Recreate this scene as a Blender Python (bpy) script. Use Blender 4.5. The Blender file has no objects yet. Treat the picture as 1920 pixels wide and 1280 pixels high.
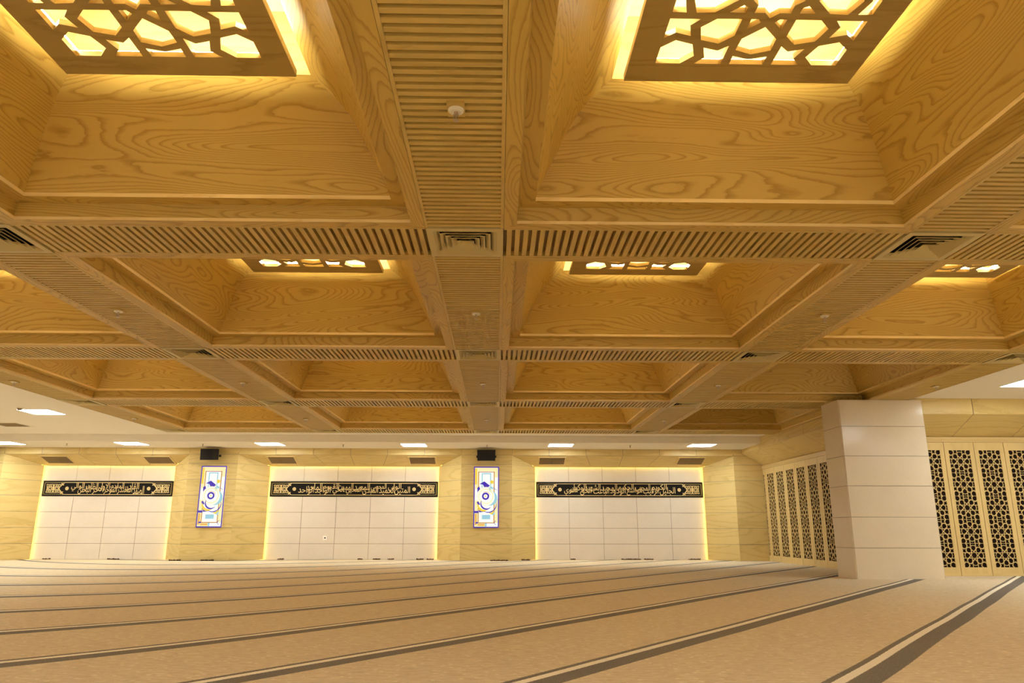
import bpy, bmesh, math, random
from mathutils import Vector, Matrix
random.seed(7)
SC = bpy.context.scene
COL = SC.collection

# ------------------------------------------------------------------ helpers
class MB:
    """collects faces with UVs (metres) and material slots"""
    def __init__(s): s.v = []; s.f = []; s.uv = []; s.m = []
    def face(s, pts, g=(1, 0, 0), mat=0, off=None):
        pts = [Vector(p) for p in pts]
        n = Vector((0, 0, 0))
        for i in range(len(pts)):
            n += (pts[i] - pts[0]).cross(pts[(i + 1) % len(pts)] - pts[0])
        if n.length < 1e-12: return
        n.normalize(); g = Vector(g); g = g - n * g.dot(n)
        if g.length < 1e-3:
            g = n.orthogonal()
        g.normalize(); h = n.cross(g)
        if off is None: off = (0, 0)
        b = len(s.v); s.v += [tuple(p) for p in pts]
        s.f.append(tuple(range(b, b + len(pts)))); s.m.append(mat)
        s.uv.append([(p.dot(g) + off[0], p.dot(h) + off[1]) for p in pts])
    def box(s, a, b, g=(1, 0, 0), mat=0, off=None):
        x0, y0, z0 = a; x1, y1, z1 = b
        if x0 > x1: x0, x1 = x1, x0
        if y0 > y1: y0, y1 = y1, y0
        if z0 > z1: z0, z1 = z1, z0
        P = lambda i, j, k: (x1 if i else x0, y1 if j else y0, z1 if k else z0)
        for q in ((P(0,0,0),P(0,1,0),P(1,1,0),P(1,0,0)), (P(0,0,1),P(1,0,1),P(1,1,1),P(0,1,1)),
                  (P(0,0,0),P(1,0,0),P(1,0,1),P(0,0,1)), (P(0,1,0),P(0,1,1),P(1,1,1),P(1,1,0)),
                  (P(0,0,0),P(0,0,1),P(0,1,1),P(0,1,0)), (P(1,0,0),P(1,1,0),P(1,1,1),P(1,0,1))):
            s.face(q, g, mat, off)
    def cyl(s, c, r0, r1, z0, z1, n=20, mat=0, caps=True):
        cx, cy = c
        ring = lambda r, z: [(cx + r*math.cos(2*math.pi*i/n), cy + r*math.sin(2*math.pi*i/n), z) for i in range(n)]
        A = ring(r0, z0); B = ring(r1, z1)
        for i in range(n):
            j = (i + 1) % n
            s.face((A[i], A[j], B[j], B[i]), mat=mat)
        if caps:
            s.face(A[::-1], mat=mat); s.face(B, mat=mat)
    def mesh(s, name, mats, smooth=False, weld=False):
        me = bpy.data.meshes.new(name)
        me.from_pydata(s.v, [], s.f)
        uvl = me.uv_layers.new(name='UVMap')
        flat = []
        for u in s.uv:
            for a in u: flat += a
        uvl.data.foreach_set('uv', flat)
        for m in (mats if isinstance(mats, (list, tuple)) else [mats]): me.materials.append(m)
        me.polygons.foreach_set('material_index', s.m)
        if weld:
            bm = bmesh.new(); bm.from_mesh(me)
            bmesh.ops.remove_doubles(bm, verts=bm.verts, dist=1e-5)
            bm.to_mesh(me); bm.free()
        if smooth:
            me.polygons.foreach_set('use_smooth', [True] * len(me.polygons))
        me.update()
        return me
    def build(s, name, mats, parent=None, loc=(0, 0, 0), **kw):
        return link(name, s.mesh(name, mats, **kw), parent, loc)

def link(name, data, parent=None, loc=(0, 0, 0)):
    o = bpy.data.objects.new(name, data); COL.objects.link(o); o.location = loc
    if parent: o.parent = parent
    return o
def tag(o, label, cat, group=None):
    assert 4 <= len(label.split()) <= 16, label
    o['label'] = label; o['category'] = cat; o['kind'] = 'thing'
    if group: o['group'] = group
    return o
def empty(name, loc=(0, 0, 0)):
    o = link(name, None, None, loc); o.empty_display_size = .1
    return o
def struct(o): o['kind'] = 'structure'; return o
def copy_tree(o, parent=None):
    c = o.copy(); COL.objects.link(c)
    if parent: c.parent = parent
    for ch in list(o.children): copy_tree(ch, c)
    return c
ORD = ['first', 'second', 'third', 'fourth', 'fifth', 'sixth', 'seventh', 'eighth', 'ninth', 'tenth']

# ------------------------------------------------------------------ materials
class NT:
    def __init__(s, name):
        s.mat = bpy.data.materials.new(name); s.mat.use_nodes = True
        s.t = s.mat.node_tree; s.n = s.t.nodes
        s.b = s.n['Principled BSDF']
    def new(s, t, **kw):
        n = s.n.new(t)
        for k, v in kw.items(): setattr(n, k, v)
        return n
    def l(s, a, b): s.t.links.new(a, b)
    def math(s, op, a, b=None, c=None):
        n = s.new('ShaderNodeMath', operation=op)
        for i, x in enumerate((a, b, c)):
            if x is None: continue
            if isinstance(x, (int, float)): n.inputs[i].default_value = x
            else: s.l(x, n.inputs[i])
        return n.outputs[0]
    def mix(s, f, a, b, mode='MIX'):
        n = s.new('ShaderNodeMix', data_type='RGBA', blend_type=mode)
        for sock, x in ((n.inputs[0], f), (n.inputs[6], a), (n.inputs[7], b)):
            if isinstance(x, (int, float)): sock.default_value = x
            elif isinstance(x, (tuple, list)): sock.default_value = (*x[:3], 1)
            else: s.l(x, sock)
        return n.outputs[2]
    def noise(s, vec, scale, detail=2, rough=.5, dist=0):
        n = s.new('ShaderNodeTexNoise'); n.inputs['Scale'].default_value = scale
        n.inputs['Detail'].default_value = detail; n.inputs['Roughness'].default_value = rough
        n.inputs['Distortion'].default_value = dist
        if vec is not None: s.l(vec, n.inputs['Vector'])
        return n.outputs['Fac']
    def mapping(s, vec, scale=(1, 1, 1), loc=(0, 0, 0)):
        n = s.new('ShaderNodeMapping'); n.inputs['Scale'].default_value = scale
        n.inputs['Location'].default_value = loc; s.l(vec, n.inputs['Vector'])
        return n.outputs[0]
    def ramp(s, f, stops):
        n = s.new('ShaderNodeValToRGB'); e = n.color_ramp.elements
        while len(e) < len(stops): e.new(.5)
        for x, (p, c) in zip(e, stops): x.position = p; x.color = (*c, 1) if len(c) == 3 else c
        s.l(f, n.inputs[0]); return n.outputs['Color']

def srgb(r, g, b):
    f = lambda c: c/12.92 if c <= .04045 else ((c + .055)/1.055)**2.4
    return (f(r/255), f(g/255), f(b/255))

def plain(name, col, rough=.6, metal=0, spec=.3):
    t = NT(name); t.b.inputs['Base Color'].default_value = (*col, 1)
    t.b.inputs['Roughness'].default_value = rough; t.b.inputs['Metallic'].default_value = metal
    t.b.inputs['Specular IOR Level'].default_value = spec
    # faint procedural mottling so that no surface is perfectly flat
    tc = t.new('ShaderNodeTexCoord')
    n = t.noise(tc.outputs['Object'], 9, 3)
    c = t.mix(t.math('MULTIPLY', n, .12), col, tuple(x*.7 for x in col))
    t.l(c, t.b.inputs['Base Color'])
    return t.mat

def wood(name, light, dark, rings=15., stretch=(.42, 2.1), strength=.75, rough=.42, fibre=.25, spec=.35):
    t = NT(name)
    uv = t.new('ShaderNodeUVMap'); oi = t.new('ShaderNodeObjectInfo')
    off = t.new('ShaderNodeVectorMath', operation='MULTIPLY_ADD')
    off.inputs[1].default_value = (1, 1, 1)
    comb = t.new('ShaderNodeCombineXYZ')
    t.l(t.math('MULTIPLY', oi.outputs['Random'], 57.), comb.inputs[0])
    t.l(t.math('MULTIPLY', oi.outputs['Random'], 131.), comb.inputs[1])
    t.l(uv.outputs[0], off.inputs[0]); t.l(comb.outputs[0], off.inputs[2])
    v = off.outputs[0]
    big = t.noise(t.mapping(v, (stretch[0], stretch[1], 1)), 1.0, 1.2, .45, .35)
    jag = t.noise(t.mapping(v, (6, 26, 1)), 1.0, 2, .6)
    h = t.math('ADD', t.math('MULTIPLY', big, rings), t.math('MULTIPLY', jag, .55))
    fr = t.math('FRACT', h)
    line = t.ramp(fr, [(0, (.25,)*3), (.1, (0,)*3), (.62, (.08,)*3), (.86, (.75,)*3), (.95, (1,)*3), (1, (.25,)*3)])
    fib = t.noise(t.mapping(v, (5, 260, 1)), 1.0, 2, .6)
    tone = t.noise(t.mapping(v, (.5, 1.1, 1)), 1.0, 2)
    base = t.mix(tone, tuple(x*.9 for x in light), tuple(min(1, x*1.07) for x in light))
    c = t.mix(t.math('MULTIPLY', line, strength), base, dark)
    c = t.mix(t.math('MULTIPLY', fib, fibre), c, tuple(x*.62 for x in light))
    t.l(c, t.b.inputs['Base Color'])
    t.b.inputs['Roughness'].default_value = rough
    t.b.inputs['Specular IOR Level'].default_value = spec
    return t.mat

def emit(name, col, strength):
    t = NT(name)
    t.b.inputs['Base Color'].default_value = (.02, .02, .02, 1)
    t.b.inputs['Emission Color'].default_value = (*col, 1)
    t.b.inputs['Emission Strength'].default_value = strength
    t.b.inputs['Roughness'].default_value = .5
    return t.mat

M = {}
M['wood'] = wood('ash_veneer', (.60, .395, .092), (.30, .165, .016), rings=34., stretch=(.46, 2.6), strength=.7)
M['lattice'] = wood('lattice_veneer', (.46, .32, .10), (.30, .18, .04), rings=10, strength=.6)
M['lip'] = wood('ash_lit_lip', (.88, .68, .32), (.74, .52, .2), rings=8)  # lighter than the veneer: lamp light on the lips put into the colour
M['slat'] = wood('ash_slat', (.60, .415, .118), (.42, .26, .055), rings=8, strength=.5)
M['board'] = wood('ash_board', (.73, .56, .235), (.52, .36, .11), rings=11, stretch=(.3, 1.7), strength=.5)
M['well'] = wood('overlit_well_lining', (.84, .72, .45), (.70, .55, .28), rings=12, stretch=(.3, 1.5), strength=.4)  # wood colour made paler so the well top looks flooded with light
M['leaf'] = wood('pale_ash_leaf', (.74, .56, .25), (.62, .43, .16), rings=7, stretch=(.25, 2.5), strength=.4)
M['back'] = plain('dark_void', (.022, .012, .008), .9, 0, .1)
M['slatback'] = wood('slat_backing', (.34, .20, .05), (.25, .13, .025), rings=6)
M['plaster'] = plain('white_plaster', (.86, .80, .71), .85, 0, .1)
M['metal'] = plain('beige_metal', (.56, .45, .20), .45, 0, .4)
M['duct'] = plain('duct_black', (.012, .010, .008), .8, 0, .1)
M['white'] = plain('white_enamel', (.80, .74, .62), .4)
M['chrome'] = plain('sprinkler_metal', (.55, .45, .36), .3, .7)
M['black'] = plain('black_plastic', (.012, .011, .011), .45)
M['grille'] = plain('speaker_cloth', (.018, .016, .017), .8)
M['gold'] = plain('gold_lettering', (.80, .62, .30), .45, .1)
M['banner'] = plain('black_banner', (.010, .008, .007), .7, 0, .15)
M['beads'] = plain('dark_wood_beads', (.09, .04, .015), .5)
M['vent'] = plain('bronze_grille', (.23, .155, .075), .6)

def tile_mat():
    t = NT('cream_stone_tile'); tc = t.new('ShaderNodeTexCoord')
    a = t.noise(tc.outputs['Object'], 2.2, 4, .6); b = t.noise(tc.outputs['Object'], 55, 3, .6)
    c = t.mix(a, (.73, .655, .56), (.82, .745, .65))
    c = t.mix(t.math('MULTIPLY', t.math('GREATER_THAN', b, .62), .35), c, (.62, .50, .39))
    t.l(c, t.b.inputs['Base Color']); t.b.inputs['Roughness'].default_value = .3
    t.b.inputs['Specular IOR Level'].default_value = .35
    return t.mat
M['tile'] = tile_mat()
M['grout'] = plain('grout', (.34, .27, .2), .9)

def stone_mat():
    t = NT('polished_travertine'); tc = t.new('ShaderNodeTexCoord')
    a = t.noise(tc.outputs['Object'], 1.6, 4, .6); b = t.noise(tc.outputs['Object'], 34, 4, .65)
    c = t.mix(a, (.71, .605, .46), (.79, .685, .53))
    c = t.mix(t.math('MULTIPLY', t.math('GREATER_THAN', b, .60), .16), c, (.58, .42, .28))
    t.l(c, t.b.inputs['Base Color']); t.b.inputs['Roughness'].default_value = .16
    t.b.inputs['Specular IOR Level'].default_value = .4
    return t.mat
M['stone'] = stone_mat()

def carpet_mat():
    t = NT('prayer_carpet'); tc = t.new('ShaderNodeTexCoord')
    sep = t.new('ShaderNodeSeparateXYZ'); t.l(tc.outputs['Object'], sep.inputs[0])
    x, y = sep.outputs[0], sep.outputs[1]
    bend = t.math('MAXIMUM', t.math('SUBTRACT', -1.5, x), 0)
    wob = t.math('MULTIPLY', t.math('SUBTRACT', t.noise(tc.outputs['Object'], .6, 0), .5), .03)
    s = t.math('ADD', t.math('MULTIPLY', x, -.7815), t.math('MULTIPLY', y, .6239))
    s = t.math('SUBTRACT', s, t.math('MULTIPLY', t.math('MULTIPLY', bend, bend), .06))
    s = t.math('ADD', s, wob)
    q = t.math('MULTIPLY', t.math('FRACT', t.math('DIVIDE', t.math('SUBTRACT', s, 1.105), 1.45)), 1.45)
    edge = t.math('MULTIPLY', t.math('SUBTRACT', t.noise(tc.outputs['Object'], 90, 2), .5), .02)
    q = t.math('ADD', q, edge)
    def band(a, b): return t.math('MULTIPLY', t.math('GREATER_THAN', q, a), t.math('LESS_THAN', q, b))
    pile = t.math('MULTIPLY_ADD', t.noise(tc.outputs['Object'], 75, 3, .75), 2.2, -.6)
    blot = t.noise(tc.outputs['Object'], 1.3, 4, .6)
    mid = t.noise(t.mapping(tc.outputs['Object'], (10, 30, 1)), 1.0, 3, .7)
    base = t.mix(blot, (.77, .66, .475), (.87, .77, .58))
    base = t.mix(t.math('MULTIPLY', t.math('SMOOTH_MIN', t.math('MULTIPLY', t.math('SUBTRACT', mid, .36), 2.6), 1.0, .1), .75), base, (.50, .395, .25))
    base = t.mix(t.math('MULTIPLY', pile, .35), base, (.50, .38, .235))
    # woven light dots on a regular lattice along the rows
    rot = t.new('ShaderNodeVectorRotate', rotation_type='Z_AXIS'); rot.inputs['Angle'].default_value = -math.radians(51.4)
    t.l(tc.outputs['Object'], rot.inputs['Vector'])
    vor = t.new('ShaderNodeTexVoronoi'); vor.inputs['Scale'].default_value = 13.; vor.inputs['Randomness'].default_value = .6
    t.l(rot.outputs[0], vor.inputs['Vector'])
    dot = t.math('LESS_THAN', vor.outputs['Distance'], .2)
    base = t.mix(t.math('MULTIPLY', dot, .65), base, (.88, .77, .59))
    grey = t.mix(pile, (.125, .110, .095), (.33, .295, .255))
    grey = t.mix(t.math('MULTIPLY', mid, .5), grey, (.13, .115, .098))
    cream = t.mix(t.math('MULTIPLY', pile, .4), (.95, .89, .74), (.86, .78, .62))
    c = t.mix(band(0.008, .283), base, grey)
    c = t.mix(band(.170, .236), c, cream)
    t.l(c, t.b.inputs['Base Color']); t.b.inputs['Roughness'].default_value = .95
    t.b.inputs['Specular IOR Level'].default_value = .05
    bp = t.new('ShaderNodeBump'); bp.inputs['Strength'].default_value = .15; bp.inputs['Distance'].default_value = .01
    t.l(pile, bp.inputs['Height']); t.l(bp.outputs[0], t.b.inputs['Normal'])
    return t.mat
M['carpet'] = carpet_mat()

WARM = (1.0, .80, .50)
M['lamp'] = emit('panel_lamp', (.97, 1.0, .94), 52.)
M['strip'] = emit('coffer_led_strip', (1.0, .96, .74), 84.)
M['strip_off'] = plain('unlit_led_strip', (.7, .66, .5), .5)
M['cove'] = emit('niche_led_strip', (1.0, .71, .09), 28.)

# ------------------------------------------------------------------ layout (metres)
ZC = 3.248                       # underside of the timber grid
BX = [-8.12, -4.309, -.285, 3.739, 7.48]   # beam centres across
BY = [1.764 + 4.224*j for j in range(5)]   # beam centres in depth
HW = .3244                       # half width of a beam
ZU = 3.31                        # white ceiling beside the grid
ZL = 3.126                       # lower soffit along the far wall
YD = 19.97                       # drop between the two
YF, YB = 21.6, 22.445            # pilaster fronts, niche backs
XW = 7.75                        # side wall with lattice leaves
YR = 14.7                        # right wall with lattice leaves
GX0, GX1, GY1 = BX[0] - HW, BX[4] + HW, BY[4] + HW

# ------------------------------------------------------------------ camera
F = 1385.1368; pitch, yaw, roll = .2494, .019, .0014
cy_, sy_, cp, sp = math.cos(yaw), math.sin(yaw), math.cos(pitch), math.sin(pitch)
fwd = Vector((sy_*cp, cy_*cp, sp)); rt = Vector((cy_, -sy_, 0)); up = rt.cross(fwd)
r2 = rt*math.cos(roll) + up*math.sin(roll); u2 = -rt*math.sin(roll) + up*math.cos(roll)
cam = bpy.data.cameras.new('camera'); cam.sensor_fit = 'HORIZONTAL'; cam.sensor_width = 36
cam.lens = F/1920*36; cam.clip_start = .05; cam.clip_end = 200
co = bpy.data.objects.new('camera', cam); COL.objects.link(co)
co.matrix_world = Matrix(((r2.x, u2.x, -fwd.x, 0), (r2.y, u2.y, -fwd.y, 0), (r2.z, u2.z, -fwd.z, .848), (0, 0, 0, 1)))
SC.camera = co

# ------------------------------------------------------------------ room shell
XL, XR, YN = -18., 14., -6.
m = MB(); m.box((XL - .2, YN - .2, -.1), (XR + .2, YB + .4, 0)); struct(m.build('floor', M['carpet']))
m = MB()
m.box((XL, YN, ZU), (GX0, YD, ZU + .1)); m.box((GX1, YN, ZU), (XR, YD, ZU + .1))
m.box((GX0, GY1, ZU), (GX1, YD, ZU + .1)); m.box((GX0, YN, ZU), (GX1, BY[0] + HW - .01, ZU + .1))
# timber upstand closing the grid's outer edges
m.box((GX0 - .02, BY[0] + HW, ZC + .005), (GX0, GY1 + .02, ZU + .1)); m.box((GX1, BY[0] + HW, ZC + .005), (GX1 + .02, GY1 + .02, ZU + .1))
m.box((GX0, GY1, ZC + .005), (GX1, GY1 + .02, ZU + .1))
m.box((GX0 - .3, BY[0], ZC + 1.75), (GX1 + .3, GY1 + .3, ZC + 1.85))
struct(m.build('ceiling', M['plaster']))
m = MB(); m.box((XL, YD, ZL), (XR, YB + .4, ZU + .1)); struct(m.build('ceiling_far', M['plaster']))
m = MB(); m.box((XL - .2, YN - .2, 0), (XL, YB + .4, ZU + .1)); struct(m.build('wall_left', M['plaster']))
m = MB(); m.box((XL, YN - .2, 0), (XR, YN, ZU + .1)); struct(m.build('wall_back', M['plaster']))
m = MB(); m.box((XR, YN - .2, 0), (XR + .2, YR, ZU + .1)); struct(m.build('wall_right', M['plaster']))

# far wall: splayed niches between pilasters
NB = [(-13.44, -9.575, 4), (-6.77, -1.75, 5), (1.12, 6.17, 5)]
SPL = .70; ZTB, ZTF = 2.68, 2.945
rows = [k*ZTB/6 for k in range(7)]
wf = MB()                 # slot 0 tile, 1 grout, 2 board
G = .0055
for (a, b, n) in NB:
    wf.face(((a - .1, YB + .012, -.02), (b + .1, YB + .012, -.02), (b + .1, YB + .012, ZTB + .1), (a - .1, YB + .012, ZTB + .1)), mat=1)
    wf.box((a - .1, YB, 0), (a - G, YB + .01, ZTB), mat=0); wf.box((b + G, YB, 0), (b + .1, YB + .01, ZTB), mat=0); wf.box((a - .1, YB, ZTB + G), (b + .1, YB + .01, ZTB + .1), mat=0)
    wf.box((a - .1, YB - .09, 0), (a - .085, YB, ZTB + .1), mat=0); wf.box((b + .085, YB - .09, 0), (b + .1, YB, ZTB + .1), mat=0); wf.box((a - .1, YB - .09, ZTB + .085), (b + .1, YB, ZTB + .1), mat=0)
    w = (b - a)/n
    for i in range(n):
        for k in range(6):
            wf.box((a + i*w + G, YB, rows[k] + G), (a + (i + 1)*w - G, YB + .01, rows[k + 1] - G), mat=0)
def boards(mb, p0, p1, zs, mat, tops=None, jg=.005, inset=.006):
    """clad the vertical face p0->p1 (plan points) with boards between heights zs"""
    d = Vector((p1[0] - p0[0], p1[1] - p0[1], 0)); nrm = Vector((d.y, -d.x, 0)).normalized()
    for k in range(len(zs) - 1):
        o = (random.uniform(0, 50), random.uniform(0, 50))
        z0, z1 = zs[k] + jg, zs[k + 1] - jg
        A, B = Vector((*p0, 0)), Vector((*p1, 0))
        mb.face((A + Vector((0, 0, z0)), B + Vector((0, 0, z0)), B + Vector((0, 0, z1)), A + Vector((0, 0, z1))), d, mat, o)
        # dark joint strip set back behind
        a2, b2 = A - nrm*inset, B - nrm*inset
        mb.face((a2 + Vector((0, 0, z1)), b2 + Vector((0, 0, z1)), b2 + Vector((0, 0, z1 + 2*jg)), a2 + Vector((0, 0, z1 + 2*jg))), d, 1, o)
        mb.face((a2 + Vector((0, 0, z1)), A + Vector((0, 0, z1)), B + Vector((0, 0, z1)), b2 + Vector((0, 0, z1))), d, mat, o)
        mb.face((a2 + Vector((0, 0, z1 + 2*jg)), b2 + Vector((0, 0, z1 + 2*jg)), B + Vector((0, 0, z1 + 2*jg)), A + Vector((0, 0, z1 + 2*jg))), d, mat, o)
PIL = [(XL, NB[0][0] - SPL), (NB[0][1] + SPL, NB[1][0] - SPL), (NB[1][1] + SPL, NB[2][0] - SPL), (NB[2][1] + SPL, 7.752)]
for (a, b) in PIL: boards(wf, (a, YF), (b, YF), rows + [ZTF, ZL], 2)
for (a, b, n) in NB:
    # reveals: rectangles up to ZTB then a sloped-top piece
    for (f, k, s) in ((a - SPL, a, 1), (b + SPL, b, -1)):
        p0, p1 = ((f, YF), (k, YB - .045)) if s > 0 else ((k, YB - .045), (f, YF))
        boards(wf, p0, p1, rows, 2)
        o = (random.uniform(0, 50), random.uniform(0, 50))
        wf.face(((f, YF, ZTB), (k, YB - .045, ZTB), (f, YF, ZTF)), (k - f, YB - YF, 0), 2, o)
    # head: upright band then a canted soffit made of boards
    nb = n + 1 if n == 5 else 5
    xs = [a - SPL + (b - a + 2*SPL)*i/nb for i in range(nb + 1)]
    xb = [a + (b - a)*i/nb for i in range(nb + 1)]
    j = .006
    for i in range(nb):
        o = (random.uniform(0, 50), random.uniform(0, 50))
        wf.face(((xs[i] + j, YF, ZTF), (xs[i+1] - j, YF, ZTF), (xs[i+1] - j, YF, ZL), (xs[i] + j, YF, ZL)), (1, 0, 0), 2, o)
        o = (random.uniform(0, 50), random.uniform(0, 50))
        wf.face(((xs[i] + j, YF, ZTF), (xb[i] + j, YB - .045, ZTB), (xb[i+1] - j, YB - .045, ZTB), (xs[i+1] - j, YF, ZTF)), (1, 0, 0), 2, o)
    wf.face(((a - SPL, YF + .012, ZTF - .01), (b + SPL, YF + .012, ZTF - .01), (b + SPL, YF + .012, ZL), (a - SPL, YF + .012, ZL)), mat=1)
    wf.face(((a - SPL, YF + .004, ZTF + .012), (a, YB - .041, ZTB + .012), (b, YB - .041, ZTB + .012), (b + SPL, YF + .004, ZTF + .012)), mat=1)
struct(wf.build('wall_far', [M['tile'], M['grout'], M['board']]))

# side wall (behind the leaves) and right wall
m = MB(); m.box((XW, YR - .0, 0), (XW + .2, YB + .4, ZU + .1)); struct(m.build('wall_side', M['slatback']))
m = MB(); m.box((XW + .2, YR, 0), (XR, YR + .2, ZU + .1)); struct(m.build('wall_return', M['slatback']))

# cornices over the leaves
ZCB, ZCT = 2.66, 3.01
def cornice(name, P, Q, nx, zt, n):
    """P->Q plan line of the front band; nx = plan vector back to the wall"""
    P, Q, N = Vector((*P, 0)), Vector((*Q, 0)), Vector((*nx, 0))
    mb = MB(); D = Q - P
    for i in range(n):
        a, b = P + D*(i/n), P + D*((i + 1)/n)
        e = D.normalized()*.006
        Z = lambda p, z: p + Vector((0, 0, z))
        o = (random.uniform(0, 50), random.uniform(0, 50))
        mb.face((Z(a + e, ZCT), Z(b - e, ZCT), Z(b - e, zt), Z(a + e, zt)), D, 0, o)
        o = (random.uniform(0, 50), random.uniform(0, 50))
        mb.face((Z(a + e + N, ZCB), Z(b - e + N, ZCB), Z(b - e, ZCT), Z(a + e, ZCT)), D, 0, o)
    # dark joint backing, top and underside
    k = N.normalized()*.012
    mb.face((P + k + Vector((0, 0, ZCT)), Q + k + Vector((0, 0, ZCT)), Q + k + Vector((0, 0, zt)), P + k + Vector((0, 0, zt))), D, 1)
    mb.face((P + N + Vector((0, 0, ZCB + .012)), Q + N + Vector((0, 0, ZCB + .012)), Q + k + Vector((0, 0, ZCT + .008)), P + k + Vector((0, 0, ZCT + .008))), D, 1)
    mb.face((P + Vector((0, 0, zt)), Q + Vector((0, 0, zt)), Q + N + Vector((0, 0, zt)), P + N + Vector((0, 0, zt))), D, 0)
    for E in (P, Q):
        mb.face((E + Vector((0, 0, zt)), E + Vector((0, 0, ZCT)), E + N + Vector((0, 0, ZCB)), E + N + Vector((0, 0, zt))), N, 0)
    return struct(mb.build(name, [M['board'], M['grout']]))
cornice('trim_1', (7.13, YF), (7.13, 14.1), (XW - 7.13, 0), ZC - .002, 5)
cornice('trim_2', (7.90, 13.90), (XR, 13.90), (0, YR - 13.90), ZU - .002, 5)
m = MB()   # upstand of the side cornice beyond the timber grid, and the door head rails
m.box((7.13, GY1 + .03, ZC - .002), (7.30, YD, ZU)); 
m.box((XW - .06, YR, 2.56), (XW, YF, ZCB), (0, 1, 0)); m.box((XW - .075, YR, 2.60), (XW, YF, 2.625), (0, 1, 0))
m.box((XW, YR - .06, 2.56), (XR, YR, ZCB)); m.box((XW, YR - .075, 2.60), (XR, YR, 2.625))
struct(m.build('trim_3', M['leaf']))

# ------------------------------------------------------------------ girih pattern (one square tile, half width .63)
def girih():
    S = []
    def q4(P, swap=False):
        out = []
        for sx in (1, -1):
            for sy in (1, -1):
                pp = [(x*sx, y*sy) for x, y in P]
                if sx*sy < 0: pp = pp[::-1]
                out.append(pp)
        if swap:
            for sx in (1, -1):
                for sy in (1, -1):
                    pp = [(y*sx, x*sy) for x, y in P]
                    if sx*sy > 0: pp = pp[::-1]
                    out.append(pp)
        return out
    star = []
    for i in range(8):
        a = math.pi/4*i + math.pi/2; star.append((.162*math.cos(a), .162*math.sin(a)))
        a += math.pi/8; star.append((.122*math.cos(a), .122*math.sin(a)))
    S.append(star)
    tri = [(.045, .202), (.112, .272), (.115, .171), (.067, .171)]
    S += q4(tri, True)
    pet = [(0, .244), (.114, .361), (.120, .477), (0, .522), (-.120, .477), (-.114, .361)]
    S += [pet, [(x, -y) for x, y in pet][::-1], [(y, x) for x, y in pet][::-1], [(-y, x) for x, y in pet]]
    S += q4([(.172, .172), (.332, .172), (.414, .254), (.38, .38), (.254, .414), (.172, .332)])
    bow = [(.116, .63), (-.116, .63), (-.118, .541), (0, .574), (.118, .541)]
    S += [bow, [(x, -y) for x, y in bow][::-1], [(y, x) for x, y in bow][::-1], [(-y, x) for x, y in bow]]
    S += q4([(.176, .63), (.368, .63), (.308, .562), (.341, .457), (.238, .486), (.176, .433)], True)
    S += q4([(.63, .63), (.63, .46), (.545, .384), (.424, .424), (.384, .545), (.46, .63)])
    return S
GIRIH = girih()
def outset(P, d):
    n = len(P); A = sum(P[i][0]*P[(i+1) % n][1] - P[(i+1) % n][0]*P[i][1] for i in range(n))
    if A < 0: P = P[::-1]
    out = []
    for i in range(n):
        a, b, c = Vector(P[i-1]), Vector(P[i]), Vector(P[(i+1) % n])
        e1 = (b - a).normalized(); e2 = (c - b).normalized()
        n1 = Vector((e1.y, -e1.x)); n2 = Vector((e2.y, -e2.x))
        m = n1 + n2; k = m.dot(n1)
        out.append(tuple(b + m*(d/max(k, .55))))
    return out
def plate_mesh(name, outer, holes, z0, z1, mat, axis='Z', grain=(1, 0, 0)):
    """flat plate with holes, extruded; built with the curve filler, returned as a mesh with metric UVs"""
    cu = bpy.data.curves.new('tmp', 'CURVE'); cu.dimensions = '2D'; cu.fill_mode = 'BOTH'
    cu.extrude = (z1 - z0)/2
    for loop in [outer] + holes:
        sp_ = cu.splines.new('POLY'); sp_.points.add(len(loop) - 1); sp_.use_cyclic_u = True
        for p, c in zip(sp_.points, loop): p.co = (c[0], c[1], 0, 1)
    ob = bpy.data.objects.new('tmp', cu); COL.objects.link(ob)
    dg = bpy.context.evaluated_depsgraph_get(); dg.update()
    me = bpy.data.meshes.new_from_object(ob.evaluated_get(dg))
    bpy.data.objects.remove(ob); bpy.data.curves.remove(cu)
    mb = MB()
    for p in me.polygons:
        pts = []
        for i in p.vertices:
            v = me.vertices[i].co
            w = (v.x, v.y, v.z + (z0 + z1)/2)
            if axis == 'Y': w = (w[0], -w[2], w[1])
            pts.append(w)
        mb.face(pts, grain)
    bpy.data.meshes.remove(me)
    return mb.mesh(name, mat)

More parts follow.
